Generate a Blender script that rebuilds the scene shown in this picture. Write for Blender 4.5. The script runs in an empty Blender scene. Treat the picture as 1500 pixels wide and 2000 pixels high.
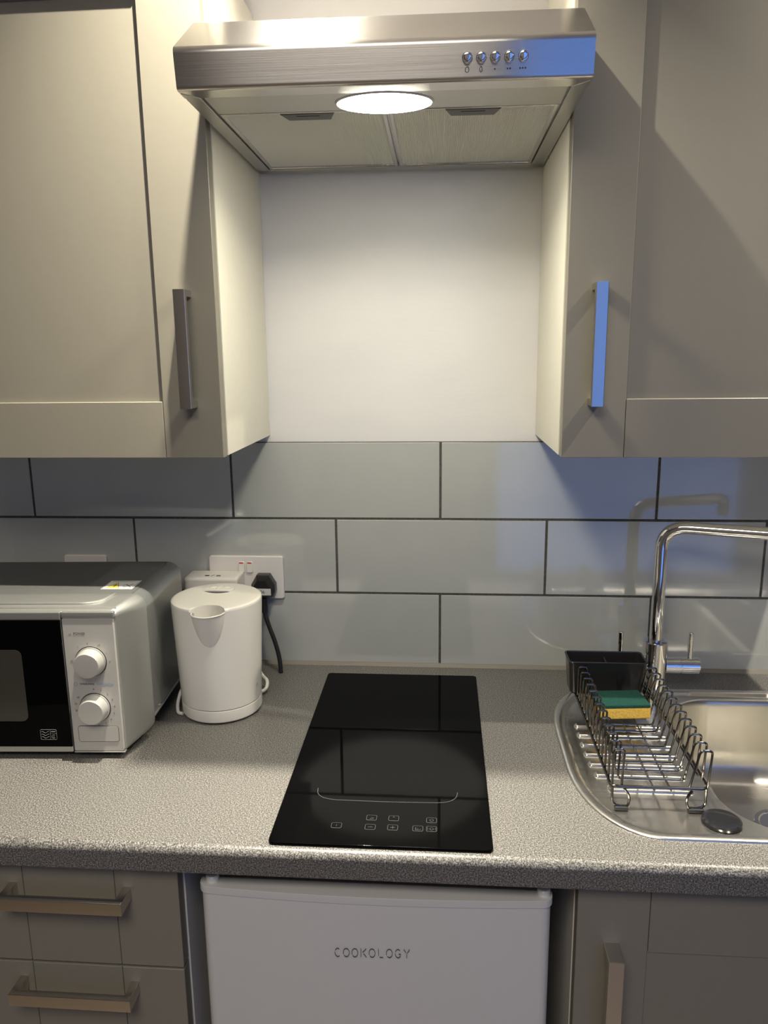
import bpy, bmesh, math, random
from mathutils import Vector, Matrix
random.seed(7)
S = bpy.context.scene
COL = S.collection
PI = math.pi
ZC = 0.90            # worktop surface above the floor; all z below are measured from the worktop

# ------------------------------------------------------------------ camera
cam_d = bpy.data.cameras.new('camera'); cam = bpy.data.objects.new('camera', cam_d); COL.objects.link(cam)
cam_d.sensor_fit = 'VERTICAL'; cam_d.sensor_height = 24.0; cam_d.lens = 1490.02 / 2000 * 24.0
cam_d.clip_start = 0.02
yaw, pitch, roll = 0.0790, -0.2056, 0.0114
RM = Matrix.Rotation(yaw, 3, 'Z') @ Matrix.Rotation(pitch, 3, 'X') @ Matrix.Rotation(roll, 3, 'Y')
M4 = Matrix((RM.col[0], RM.col[2], -RM.col[1])).transposed().to_4x4()
M4.translation = Vector((0.0423, -1.4262, 0.6112 + ZC))
cam.matrix_world = M4
S.camera = cam

# ------------------------------------------------------------------ light
S.view_settings.view_transform = 'Standard'; S.view_settings.look = 'None'
S.view_settings.exposure = 0.0; S.view_settings.gamma = 1.0; S.view_settings.use_curve_mapping = False
W = bpy.data.worlds.new('world'); S.world = W; W.use_nodes = True
W.node_tree.nodes['Background'].inputs[0].default_value = (0.05, 0.08, 0.16, 1)
W.node_tree.nodes['Background'].inputs[1].default_value = 0.3

def downlight(name, x, y, power, col, size=0.06, spread=170):
    d = bpy.data.lights.new(name, 'AREA'); d.shape = 'DISK'; d.size = size; d.energy = power; d.color = col
    d.spread = math.radians(spread)
    o = bpy.data.objects.new(name, d); COL.objects.link(o); o.location = (x, y, 1.485 + ZC)
    return o
WARM = (1.0, 0.94, 0.79)
downlight('ceiling_spot_over_hob', -0.190, -0.487, 19.0, WARM, 0.024, 104)
downlight('ceiling_spot_over_sink', 0.90, -0.470, 13.0, WARM, 0.024, 120)
downlight('soft_fill_behind', -0.20, -2.00, 23.0, (1.0, 0.93, 0.83), 0.9)  # added soft fill behind the camera, lifts the unit fronts; no known fitting
HOOD_LAMP = 75.0          # glow of the lens itself
HOOD_BEAM = 1.7           # watts thrown down through it
WINDOW_GLOW = 1.2

# ------------------------------------------------------------------ materials
def mat(name, col, rough=0.5, metal=0.0, **k):
    m = bpy.data.materials.new(name); m.use_nodes = True
    b = m.node_tree.nodes['Principled BSDF']
    b.inputs['Base Color'].default_value = (*col, 1); b.inputs['Roughness'].default_value = rough
    b.inputs['Metallic'].default_value = metal
    for kk, v in k.items(): b.inputs[kk.replace('_', ' ')].default_value = v
    return m
def N(m, t, **k):
    n = m.node_tree.nodes.new(t)
    for a, v in k.items(): setattr(n, a, v)
    return n
def L(m, a, b): m.node_tree.links.new(a, b)
def bsdf(m): return m.node_tree.nodes['Principled BSDF']
def ramp(m, stops, interp='LINEAR'):
    r = N(m, 'ShaderNodeValToRGB'); r.color_ramp.interpolation = interp
    e = r.color_ramp.elements
    while len(e) < len(stops): e.new(0.5)
    for i, (p, c) in enumerate(stops): e[i].position = p; e[i].color = (*c, 1)
    return r
def noise(m, scale, detail=2, mapscale=None, rough=0.5):
    tc = N(m, 'ShaderNodeTexCoord'); n = N(m, 'ShaderNodeTexNoise')
    n.inputs['Scale'].default_value = scale; n.inputs['Detail'].default_value = detail; n.inputs['Roughness'].default_value = rough
    if mapscale:
        mp = N(m, 'ShaderNodeMapping'); mp.inputs['Scale'].default_value = mapscale
        L(m, tc.outputs['Object'], mp.inputs[0]); L(m, mp.outputs[0], n.inputs['Vector'])
    else: L(m, tc.outputs['Object'], n.inputs['Vector'])
    return n
def bump(m, h, strength, dist=0.001):
    b = N(m, 'ShaderNodeBump'); b.inputs['Strength'].default_value = strength; b.inputs['Distance'].default_value = dist
    L(m, h, b.inputs['Height']); L(m, b.outputs[0], bsdf(m).inputs['Normal'])

M = {}
# door foil: smooth cashmere with the faintest mottling
m = M['door'] = mat('cashmere_door', (.40, .365, .305), .42)
n = noise(m, 90, 3); r = ramp(m, [(0, (.208, .190, .150)), (1, (.220, .201, .160))]); L(m, n.outputs[0], r.inputs[0]); L(m, r.outputs[0], bsdf(m).inputs[0])
m = M['carcass'] = mat('cream_carcass', (.62, .59, .51), .45)
n = noise(m, 60, 2); r = ramp(m, [(0, (.68, .65, .56)), (1, (.72, .69, .60))]); L(m, n.outputs[0], r.inputs[0]); L(m, r.outputs[0], bsdf(m).inputs[0])
# patchy roller-painted plaster
m = M['paint'] = mat('white_wall_paint', (.74, .71, .69), .55)
n = noise(m, 3.2, 3, (1, 1, 2.2)); r = ramp(m, [(.35, (.66, .65, .645)), (.5, (.69, .675, .665)), (.65, (.71, .695, .675))]); L(m, n.outputs[0], r.inputs[0]); L(m, r.outputs[0], bsdf(m).inputs[0])
n2 = noise(m, 160, 3, (.25, 1, 1)); bump(m, n2.outputs[0], .18, .0012)
m = M['room'] = mat('room_wall_paint', (.42, .36, .31), .7)
n = noise(m, 5, 2); r = ramp(m, [(0, (.215, .20, .20)), (1, (.245, .23, .225))]); L(m, n.outputs[0], r.inputs[0]); L(m, r.outputs[0], bsdf(m).inputs[0])
m = M['ceil'] = mat('ceiling_paint', (.75, .72, .68), .8)
m = M['floor'] = mat('wood_floor', (.15, .10, .065), .35)
n = noise(m, 6, 4, (1, 12, 1)); r = ramp(m, [(.3, (.11, .085, .062)), (.7, (.18, .14, .105))]); L(m, n.outputs[0], r.inputs[0]); L(m, r.outputs[0], bsdf(m).inputs[0])
# glazed grey tile, slightly wavy glaze
m = M['tile'] = mat('grey_glazed_tile', (.35, .355, .34), .07, IOR=1.85)
n = noise(m, 14, 2); r = ramp(m, [(.2, (.435, .445, .418)), (.8, (.465, .475, .447))]); L(m, n.outputs[0], r.inputs[0]); L(m, r.outputs[0], bsdf(m).inputs[0])
n2 = noise(m, 9, 2, (1, 1, 3)); bump(m, n2.outputs[0], .012, .002)
m = M['grout'] = mat('dark_grout', (.075, .07, .06), .9)
n = noise(m, 300, 2); r = ramp(m, [(.3, (.05, .047, .04)), (.7, (.10, .093, .08))]); L(m, n.outputs[0], r.inputs[0]); L(m, r.outputs[0], bsdf(m).inputs[0])
m = M['sealant'] = mat('beige_sealant', (.20, .175, .14), .5)
# speckled laminate
m = M['worktop'] = mat('speckled_laminate', (.3, .27, .24), .38)
n = noise(m, 560, 2, None, .6); r = ramp(m, [(.36, (.032, .030, .028)), (.45, (.085, .080, .073)), (.55, (.170, .160, .147)), (.66, (.315, .30, .28))]); L(m, n.outputs[0], r.inputs[0]); L(m, r.outputs[0], bsdf(m).inputs[0])
# steels
def brushed(name, col, rough, aniso, stretch, bumpv):
    m = mat(name, col, rough, 1.0)
    n = noise(m, 1, 3, stretch, .6)
    r = N(m, 'ShaderNodeMapRange'); r.inputs['To Min'].default_value = rough * .8; r.inputs['To Max'].default_value = rough * 1.25
    L(m, n.outputs[0], r.inputs[0]); L(m, r.outputs[0], bsdf(m).inputs['Roughness'])
    if bumpv: bump(m, n.outputs[0], bumpv, .0004)
    if aniso:
        bsdf(m).inputs['Anisotropic'].default_value = aniso
        t = N(m, 'ShaderNodeTangent'); t.direction_type = 'RADIAL'; t.axis = 'X'
        bsdf(m).inputs['Anisotropic Rotation'].default_value = ANISO_ROT
        L(m, t.outputs[0], bsdf(m).inputs['Tangent'])
    return m
ANISO_ROT = 0.0
M['hood'] = brushed('brushed_steel_hood', (.60, .575, .545), .20, .95, (6, 900, 900), .10)
M['hoodpanel'] = brushed('grey_steel_panel', (.46, .45, .42), .38, 0, (5, 600, 600), .06)
M['sink'] = brushed('satin_steel_sink', (.66, .635, .59), .25, 0, (3, 30, 30), 0)
bsdf(M['sink']).inputs['Metallic'].default_value = .97
M['filter'] = mat('aluminium_mesh', (.74, .73, .68), .5, .35)
m = M['filter']; n = noise(m, 300, 2); bump(m, n.outputs[0], .08, .0005)
M['chrome'] = mat('polished_chrome', (.82, .82, .83), .045, 1)
M['wire'] = mat('dark_chrome_wire', (.17, .16, .15), .16, 1)
M['nickel'] = mat('brushed_nickel', (.64, .61, .56), .22, 1)
n = noise(M['nickel'], 500, 2, (1, 1, 1)); bump(M['nickel'], n.outputs[0], .06, .0003)
M['glass'] = mat('black_ceramic_glass', (.004, .004, .004), .035, IOR=1.32, Specular_IOR_Level=.13)
n = noise(M['glass'], 3, 1); r = ramp(M['glass'], [(0, (.0012, .0012, .0013)), (1, (.002, .002, .002))]); L(M['glass'], n.outputs[0], r.inputs[0]); L(M['glass'], r.outputs[0], bsdf(M['glass']).inputs[0])
M['print_grey'] = mat('grey_print', (.16, .155, .15), .5)
M['print_dim'] = mat('dim_grey_print', (.055, .055, .053), .5)
M['print_dark'] = mat('dark_print', (.06, .055, .055), .5)
M['print_mid'] = mat('mid_grey_print', (.22, .21, .20), .5)
M['print_blue'] = mat('blue_print', (.16, .30, .46), .5)
M['white'] = mat('white_plastic', (.74, .71, .64), .22)
M['whitematt'] = mat('white_moulded_plastic', (.72, .68, .64), .35)
M['fridge'] = mat('white_fridge_enamel', (.615, .60, .575), .33)
n = noise(M['fridge'], 500, 2); bump(M['fridge'], n.outputs[0], .05, .0003)
M['fridgelip'] = mat('white_fridge_trim', (.60, .585, .56), .4)
M['black'] = mat('black_plastic', (.012, .012, .012), .3)
M['blackmatt'] = mat('black_rubber', (.012, .012, .012), .6)
M['caddy'] = mat('smoky_black_plastic', (.022, .021, .021), .22)
M['silver'] = mat('silver_paint', (.50, .50, .475), .40, .88)
M['panel'] = mat('matt_silver_panel', (.46, .44, .40), .42, .2)
M['silverbody'] = mat('silver_grey_body', (.36, .37, .355), .36, .8)
M['darktop'] = mat('charcoal_top', (.11, .11, .105), .42, .2)
M['knob'] = mat('silver_knob', (.55, .535, .50), .30, .5)
M['window'] = mat('microwave_mesh_window', (.035, .032, .026), .22)
M['yellow'] = mat('yellow_foam', (.80, .52, .09), .9)
n = noise(M['yellow'], 420, 3); bump(M['yellow'], n.outputs[0], .5, .0015)
r = ramp(M['yellow'], [(.3, (.70, .42, .06)), (.6, (.84, .56, .12))]); L(M['yellow'], n.outputs[0], r.inputs[0]); L(M['yellow'], r.outputs[0], bsdf(M['yellow']).inputs[0])
M['green'] = mat('green_scourer', (.01, .13, .085), .95)
n = noise(M['green'], 700, 3); bump(M['green'], n.outputs[0], .8, .0015)
r = ramp(M['green'], [(.3, (.002, .042, .031)), (.65, (.009, .088, .066))]); L(M['green'], n.outputs[0], r.inputs[0]); L(M['green'], r.outputs[0], bsdf(M['green']).inputs[0])
M['paper'] = mat('white_sticker', (.56, .555, .53), .6)
M['signyellow'] = mat('yellow_sign', (.62, .48, .05), .6)
M['red'] = mat('red_mark', (.55, .03, .03), .5)
M['frame'] = mat('dark_window_frame', (.08, .08, .085), .4)
def glow(name, col, strength):
    m = bpy.data.materials.new(name); m.use_nodes = True; nt = m.node_tree; nt.nodes.clear()
    e = nt.nodes.new('ShaderNodeEmission'); e.inputs[0].default_value = (*col, 1); e.inputs[1].default_value = strength
    o = nt.nodes.new('ShaderNodeOutputMaterial'); nt.links.new(e.outputs[0], o.inputs[0]); return m
M['lamp'] = glow('hood_lamp_glow', (1.0, .955, .78), HOOD_LAMP)
M['dusk'] = glow('dusk_sky_through_glass', (.16, .32, .86), WINDOW_GLOW)

# ------------------------------------------------------------------ mesh helpers
class MB:
    def __init__(s): s.bm = bmesh.new()
    def merge(s, bm2, mtx=None):
        if mtx is not None: bmesh.ops.transform(bm2, matrix=mtx, verts=bm2.verts)
        me = bpy.data.meshes.new('t'); bm2.to_mesh(me); bm2.free(); s.bm.from_mesh(me); bpy.data.meshes.remove(me); return s
    def box(s, x0, x1, y0, y1, z0, z1, bev=0.0, seg=2, mtx=None):
        b = bmesh.new(); bmesh.ops.create_cube(b, size=1)
        for v in b.verts: v.co = Vector(((x0+x1)/2 + v.co.x*(x1-x0), (y0+y1)/2 + v.co.y*(y1-y0), (z0+z1)/2 + v.co.z*(z1-z0)))
        if bev: bmesh.ops.bevel(b, geom=b.edges[:], offset=bev, segments=seg, affect='EDGES', profile=.5)
        return s.merge(b, mtx)
    def prism(s, pts, d0, d1, axis='z', bev=0.0, seg=2, mtx=None):
        """pts: outline in the two other axes (order: x,y / x,z / y,z), extruded along axis"""
        b = bmesh.new()
        def P(p, d): return {'z': (p[0], p[1], d), 'y': (p[0], d, p[1]), 'x': (d, p[0], p[1])}[axis]
        a = [b.verts.new(P(p, d0)) for p in pts]; c = [b.verts.new(P(p, d1)) for p in pts]
        n = len(pts); b.faces.new(a); b.faces.new(c)
        for i in range(n): b.faces.new((a[i], a[(i+1) % n], c[(i+1) % n], c[i]))
        bmesh.ops.recalc_face_normals(b, faces=b.faces[:])
        if bev:
            ca = set(a); cc = set(c)
            es = [e for e in b.edges if (e.verts[0] in ca) == (e.verts[1] in ca)]
            bmesh.ops.bevel(b, geom=es, offset=bev, segments=seg, affect='EDGES', profile=.5)
        return s.merge(b, mtx)
    def loft(s, loops, cap0=True, cap1=True, closed=True):
        b = s.bm; R = [[b.verts.new(p) for p in lp] for lp in loops]; n = len(loops[0])
        for i in range(len(R)-1):
            for j in range(n if closed else n-1):
                b.faces.new((R[i][j], R[i][(j+1) % n], R[i+1][(j+1) % n], R[i+1][j]))
        if cap0: b.faces.new(R[0][::-1])
        if cap1: b.faces.new(R[-1])
        return s
    def lathe(s, prof, c=(0, 0, 0), seg=48, axis='z', cap=True):
        def P(r, h, a):
            u, v = r*math.cos(a), r*math.sin(a)
            return {'z': (c[0]+u, c[1]+v, c[2]+h), 'y': (c[0]+u, c[1]+h, c[2]+v), 'x': (c[0]+h, c[1]+u, c[2]+v)}[axis]
        return s.loft([[P(r, h, 2*PI*k/seg) for k in range(seg)] for r, h in prof], cap, cap)
    def tube(s, pts, r, seg=8, cap=True, flat=None):
        pts = [Vector(p) for p in pts]; n = len(pts); loops = []; up = None
        for i in range(n):
            t = (pts[min(i+1, n-1)] - pts[max(i-1, 0)]).normalized()
            if up is None:
                a = Vector((0, 0, 1)) if abs(t.z) < .9 else Vector((1, 0, 0))
                up = (a - t*a.dot(t)).normalized()
            else: up = (up - t*up.dot(t)).normalized()
            w = t.cross(up)
            loops.append([pts[i] + r*(math.cos(2*PI*k/seg)*w + (flat or 1)*math.sin(2*PI*k/seg)*up) for k in range(seg)])
        return s.loft(loops, cap, cap)
    def sphere(s, c, r, sx=1, sy=1, sz=1, seg=24):
        b = bmesh.new(); bmesh.ops.create_uvsphere(b, u_segments=seg, v_segments=seg//2, radius=r)
        for v in b.verts: v.co = Vector((c[0]+v.co.x*sx, c[1]+v.co.y*sy, c[2]+v.co.z*sz))
        return s.merge(b)
    def done(s, name, m, angle=32):
        bm = s.bm; bmesh.ops.recalc_face_normals(bm, faces=bm.faces[:])
        for f in bm.faces: f.smooth = True
        for e in bm.edges:
            if len(e.link_faces) == 2 and e.calc_face_angle(0) > math.radians(angle): e.smooth = False
        me = bpy.data.meshes.new(name); bm.to_mesh(me); bm.free(); me.materials.append(m); return me

def wn(o):
    md = o.modifiers.new('weighted', 'WEIGHTED_NORMAL'); md.mode = 'FACE_AREA'; md.weight = 100; md.keep_sharp = True
    return o
def fillet(pts, r, n=5):
    pts = [Vector(p) for p in pts]; out = [pts[0]]
    for i in range(1, len(pts)-1):
        a, p, b = pts[i-1], pts[i], pts[i+1]
        d1, d2 = (a-p), (b-p); k = min(r, d1.length*.49, d2.length*.49)
        q0, q1 = p + d1.normalized()*k, p + d2.normalized()*k
        for j in range(n+1):
            t = j/n; out.append(q0*(1-t)**2 + p*2*t*(1-t) + q1*t*t)
    out.append(pts[-1]); return out
def rrect(x0, x1, y0, y1, r, n=6):
    pts = []
    for cx, cy, a0 in ((x1-r, y1-r, 0), (x0+r, y1-r, PI/2), (x0+r, y0+r, PI), (x1-r, y0+r, 1.5*PI)):
        for k in range(n+1):
            a = a0 + PI/2*k/n; pts.append((cx + r*math.cos(a), cy + r*math.sin(a)))
    return pts

def thing(name, label, cat, base, group=None, rotz=0, roty=0):
    o = bpy.data.objects.new(name, None); COL.objects.link(o); o.empty_display_size = .05
    o.location = (base[0], base[1], base[2]+ZC); o.rotation_euler = (0, roty, rotz)
    o['label'] = label; o['category'] = cat; o['kind'] = 'thing'
    if group: o['group'] = group
    o['_b'] = list(base)
    return o
def part(name, mb, m, parent, label=None, local=False, angle=32):
    """parts are modelled in worktop coordinates (local=True: in the parent's own frame)"""
    me = mb.done(name, m, angle) if isinstance(mb, MB) else mb
    o = wn(bpy.data.objects.new(name, me)); COL.objects.link(o); o.parent = parent
    root = parent
    if parent.type == 'EMPTY' and not local: o.location = -Vector(parent['_b'])
    if label: o['label'] = label
    return o
def single(name, mb, m, label, cat, base, group=None, angle=32):
    me = mb.done(name, m, angle); me.transform(Matrix.Translation(-Vector(base)))
    o = wn(bpy.data.objects.new(name, me)); COL.objects.link(o); o.location = (base[0], base[1], base[2]+ZC)
    o['label'] = label; o['category'] = cat; o['kind'] = 'thing'
    if group: o['group'] = group
    return o
def struct(name, mb, m, label, cat, parent=None):
    me = mb.done(name, m); o = wn(bpy.data.objects.new(name, me)); COL.objects.link(o)
    if parent: o.parent = parent
    else: o.location = (0, 0, ZC); o['label'] = label; o['category'] = cat
    o['kind'] = 'structure'; return o
def text_mesh(string, size, mtx, m, spacing=1.0, depth=.0002):
    c = bpy.data.curves.new('text', 'FONT'); c.body = string; c.size = size; c.align_x = 'CENTER'; c.align_y = 'CENTER'
    c.space_character = spacing; c.extrude = depth
    o = bpy.data.objects.new('text', c); COL.objects.link(o)
    dg = bpy.context.evaluated_depsgraph_get(); me = bpy.data.meshes.new_from_object(o.evaluated_get(dg))
    bpy.data.objects.remove(o); bpy.data.curves.remove(c)
    me.transform(mtx); me.materials.clear(); me.materials.append(m); return me
def join_meshes(ms, m):
    mb = MB()
    for x in ms: mb.bm.from_mesh(x); bpy.data.meshes.remove(x)
    return mb
def front(x, y, z, rz=0): return Matrix.Translation((x, y, z)) @ Matrix.Rotation(rz, 4, 'Z') @ Matrix.Rotation(PI/2, 4, 'X')   # text facing -y

# ================================================================== ROOM
RX0, RX1, RY0, RZ1 = -1.7, 2.0, -3.0, 1.5
WY = 0.006
struct('wall_back', MB().box(RX0-.1, RX1+.1, WY, WY+.1, -.9, RZ1), M['paint'], 'white painted kitchen wall behind the cooker hood', 'wall')
struct('wall_left', MB().box(RX0-.1, RX0, RY0-.1, WY, -.9, RZ1), M['room'], 'painted left side wall of the room', 'wall')
struct('wall_right', MB().box(RX1, RX1+.1, RY0-.1, WY, -.9, RZ1), M['room'], 'painted right side wall of the room', 'wall')
WX0, WX1, WZ0, WZ1 = .32, 1.78, -.72, 1.36
struct('wall_front', MB().box(RX0, WX0, RY0-.1, RY0, -.9, RZ1).box(WX1, RX1, RY0-.1, RY0, -.9, RZ1).box(WX0, WX1, RY0-.1, RY0, WZ1, RZ1).box(WX0, WX1, RY0-.1, RY0, -.9, WZ0), M['room'], 'painted wall with the big window facing the kitchen', 'wall')
struct('floor', MB().box(RX0-.1, RX1+.1, RY0-.1, WY+.1, -.95, -.9), M['floor'], 'brown wooden kitchen floor', 'floor')
struct('ceiling', MB().box(RX0-.1, RX1+.1, RY0-.1, WY+.1, RZ1, RZ1+.05), M['ceil'], 'white ceiling', 'ceiling')
w = struct('window_1', MB().box(WX0, WX1, RY0-.06, RY0-.055, WZ0, WZ1), M['dusk'], 'window showing blue dusk sky', 'window')
fr = MB()
for a in (WX0, WX1-.04): fr.box(a, a+.04, RY0-.07, RY0-.005, WZ0, WZ1)
for a in (WZ0, WZ1-.04, .18): fr.box(WX0, WX1, RY0-.07, RY0-.006, a, a+.04)
struct('window_frame', fr, M['frame'], None, None, w)

# tiled splashback: three rows of 400 x 150 mm tiles on dark grout
TP, ROWH, Z1, XJ = .402, .1493, .1498, .037
G = .0021
tb = MB()
for row, (za, zb_, off) in enumerate(((-.0, Z1, 0), (Z1, Z1+ROWH, .5), (Z1+ROWH, Z1+2*ROWH, 0))):
    for k in range(-6, 7):
        xa = XJ + (k-off)*TP; xb = xa + TP
        if xb < RX0 or xa > RX1: continue
        xa = max(xa, RX0); xb = min(xb, RX1)
        cx, cz = (xa+xb)/2, (za+zb_)/2
        t = Matrix.Translation((cx, 0, cz)) @ Matrix.Rotation(random.uniform(-.0006, .0006), 4, 'Z') @ Matrix.Rotation(random.uniform(-.0008, .0008), 4, 'X')
        hx, hz = (xb-xa)/2-G, (zb_-za)/2-G
        tb.box(-hx, hx, 0, WY+.001, -hz+(.002 if row == 0 else 0), hz, .0012, 2, t)
tiles = struct('wall_back_tiling', tb, M['tile'], 'glossy grey rectangular tiles in three rows above the worktop', 'tiling')
struct('grout', MB().box(RX0, RX1, .0012, WY+.001, .001, Z1+2*ROWH-.001), M['grout'], None, None, tiles)
struct('sealant_bead', MB().prism([(-.006, .0), (.002, .0), (.002, .007), (-.0015, .006)], RX0, RX1, 'x'), M['sealant'], None, None, tiles)

# ================================================================== WORKTOP (sink cut-out)
CF, CT = -.5892, -.038
R = .011
prof = [(WY-.006, CT), (CF+.004, CT)] + [(CF+.004-.004*math.sin(a), CT+.004-.004*math.cos(a)) for a in (.5, 1.0, PI/2)] \
     + [(CF+R-R*math.cos(a), -R+R*math.sin(a)) for a in [PI/2*k/8 for k in range(0, 9)]] + [(WY-.006, 0)]
SX0, SX1, SY0, SY1 = .2275, .905, -.537, -.0855
def sink_outline(inset, n=14):
    x0, x1, y0, y1 = SX0+inset, SX1-inset, SY0+inset, SY1-inset
    rx, ry = .105-inset*.6, .172-inset*.6; e = 2/2.15; pts = []
    def q(t): c, s_ = abs(math.cos(t))**e, abs(math.sin(t))**e; return c, s_
    for k in range(n+1):                # back right (small radius)
        a = PI/2*k/n; pts.append((x1-.04+.04*math.cos(a), y1-.04+.04*math.sin(a)))
    for k in range(n+1):                # back left
        c, s_ = q(PI/2*k/n); pts.append((x0+rx-rx*s_, y1-ry+ry*c))
    for k in range(n+1):                # front left
        c, s_ = q(PI/2*k/n); pts.append((x0+rx-rx*c, y0+ry-ry*s_))
    for k in range(n+1):
        a = -PI/2 + PI/2*k/n; pts.append((x1-.04+.04*math.cos(a), y0+.04+.04*math.sin(a)))
    return pts
wk = MB().prism(prof, -1.25, 1.35, 'x').done('worktop', M['worktop'])
wo = bpy.data.objects.new('worktop', wk); COL.objects.link(wo)
cut = bpy.data.objects.new('cutter', MB().prism(sink_outline(.008), -.1, .05, 'z').done('cutter', M['worktop'])); COL.objects.link(cut)
md = wo.modifiers.new('cut', 'BOOLEAN'); md.object = cut; md.operation = 'DIFFERENCE'; md.solver = 'EXACT'
dg = bpy.context.evaluated_depsgraph_get(); nm = bpy.data.meshes.new_from_object(wo.evaluated_get(dg)); wo.modifiers.clear(); wo.data = nm; nm.name = 'worktop'
bpy.data.objects.remove(cut); wo.location = (0, 0, ZC); wn(wo)
wo['label'] = 'long speckled beige grey laminate worktop with rounded front edge'; wo['category'] = 'worktop'; wo['kind'] = 'thing'

# ================================================================== WALL CABINETS
GL, GR, CD = -.2868, .2121, -.3044
ZB, ZT = .4588, 1.178
def bar_handle_v(parent, x, z0, z1, yd, w=.0175, so=.031, name='handle'):
    mb = MB()
    out = [(yd, z0), (yd-so, z0), (yd-so, z1), (yd, z1), (yd, z1-.010), (yd-so+.009, z1-.010), (yd-so+.009, z0+.010), (yd, z0+.010)]
    mb.prism(out, x-w/2, x+w/2, 'x', .0012, 2)
    return part(name, mb, M['nickel'], parent, 'brushed nickel bow handle')
def bar_handle_h(parent, x0, x1, zc, yd, h=.0185, so=.033, name='handle'):
    mb = MB()
    out = [(x0, yd), (x0, yd-so), (x1, yd-so), (x1, yd), (x1-.011, yd), (x1-.011, yd-so+.010), (x0+.011, yd-so+.010), (x0+.011, yd)]
    mb.prism(out, zc-h/2, zc+h/2, 'z', .0012, 2)
    return part(name, mb, M['nickel'], parent, 'brushed nickel bow handle')
def shaker(x0, x1, y0, y1, z0, z1, st, rail, rec=.0080, seam=.0006):
    """front at y0: two stiles, two rails, recessed panel"""
    mb = MB()
    b = .0008
    mb.box(x0, x0+st-seam, y0, y1, z0, z1, b, 1).box(x1-st+seam, x1, y0, y1, z0, z1, b, 1)
    mb.box(x0+st, x1-st, y0, y1, z0, z0+rail, b, 1).box(x0+st, x1-st, y0, y1, z1-rail, z1, b, 1)
    mb.box(x0+st-.003, x1-st+.003, y0+rec, y1-.001, z0+rail-.003, z1-rail+.003)
    return mb
def wall_cabinet(name, label, x0, x1, inner, hx):
    t = thing(name, label, 'cabinet', ((x0+x1)/2, -.15, ZB), 'wall cabinets beside the hood')
    c = MB(); y0, y1 = CD+.021, WY-.001
    zc0 = ZB+.0015
    c.box(x0, x0+.018, y0, y1, zc0, ZT).box(x1-.018, x1, y0, y1, zc0, ZT).box(x0+.018, x1-.018, y0, y1, ZT-.018, ZT)
    c.box(x0+.018, x1-.018, y0+.002, y1, zc0+.001, zc0+.019).box(x0+.018, x1-.018, y1-.006, y1, zc0+.019, ZT-.018)
    part('carcass', c, M['carcass'], t, 'cream cabinet body')
    e = .0012
    d = part('door', shaker(x0+(e if inner == 'l' else .001), x1-(e if inner == 'r' else .001), CD, CD+.020, ZB, ZT-.002, .0893, .0844), M['door'], t, 'beige shaker door with recessed panel')
    h = bar_handle_v(t, hx, .5345, .7025, CD)
    h.parent = d; h.location = (0, 0, 0)
    return t
wall_cabinet('wall_cabinet', 'beige wall cabinet above the microwave, left of the hood', GL-.50, GL, 'r', -.3315)
wall_cabinet('wall_cabinet', 'grey beige wall cabinet above the sink, right of the hood', GR, GR+.50, 'l', .2560)

# ================================================================== COOKER HOOD
HZ = .921
HX0, HX1 = -.2800, .2115
hc = (HX0+HX1)/2
hood = thing('cooker_hood', 'stainless steel cooker hood between the wall cabinets with its lamp on', 'cooker hood', (hc, -.22, HZ), roty=.0035, rotz=.006)
def hpart(name, mb, m, parent=None, label=None, angle=32):     # hood parts: x from hood centre, y from wall, z from the underside
    me = mb.done(name, m, angle); p = parent or hood
    o = wn(bpy.data.objects.new(name, me)); COL.objects.link(o); o.parent = p
    if p is hood: o.location = (0, .22, 0)
    if label: o['label'] = label
    return o
hw = (HX1-HX0)/2
# outer shell: flat rim, tilted fascia, sloping top, all with softly rolled edges
YF, YT, ZF, ZTOP = -.4475, -.455, .0440, .105
sh = MB()
sect = [(-.012, 0), (-.012, .004), (-.40, .004), (-.425, .004), (-.425, 0.0)]
def roll(p0, p1, p2, r, n=5):
    return [tuple(v[:2]) for v in fillet([(*p0, 0), (*p1, 0), (*p2, 0)], r, n)[1:-1]]
prof = [(-.010, .0), (-.010, .115)] + roll((-.010, .115), (-.365, .105), (YT, ZF), .004) + roll((-.365, .105), (YT, ZF), (YF, 0), .006) + roll((YT, ZF), (YF, 0), (-.40, 0), .005) + [(-.418, .0), (-.418, .004), (-.03, .006), (-.03, 0)]
sh.prism(prof, -hw, hw, 'x')
hpart('canopy', sh, M['hood'], label='brushed stainless steel shell')
# underside: side rims, lamp panel, filters
rim = MB()
for sgn in (-1, 1):
    rim.prism([(sgn*(hw-.001), -.010), (sgn*(hw-.001), -.438), (sgn*(hw-.020), -.418), (sgn*(hw-.022), -.024)], -.0006, .008, 'z', .0006, 1)
rim.box(-hw+.001, hw-.001, -.036, -.010, -.0006, .008, .0006, 1)
hpart('rim', rim, M['hoodpanel'], label='grey underside rim')
hpart('lamp_panel', MB().box(-hw+.0225, hw-.0225, -.4165, -.347, .0012, .006, .0008, 1), M['hoodpanel'], label='plain grey steel panel around the lamp')
LX, LY = -.001, -.378
def oval(rx, ry, z, n=56): return [(LX+rx*math.cos(2*PI*k/n), LY+ry*math.sin(2*PI*k/n), z) for k in range(n)]
lens = MB(); lens.loft([oval(.0600, .0400, .001), oval(.0600, .0400, -.0012), oval(.054, .035, -.0026), oval(.027, .018, -.0032)], True, True)
lo = hpart('lamp_lens', lens, M['lamp'], label='glowing white oval lamp cover')
hb = bpy.data.lights.new('hood_bulb', 'AREA'); hb.shape = 'ELLIPSE'; hb.size = .100; hb.size_y = .066; hb.energy = HOOD_BEAM
hb.color = (1.0, .95, .76); hb.spread = math.radians(150)
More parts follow.
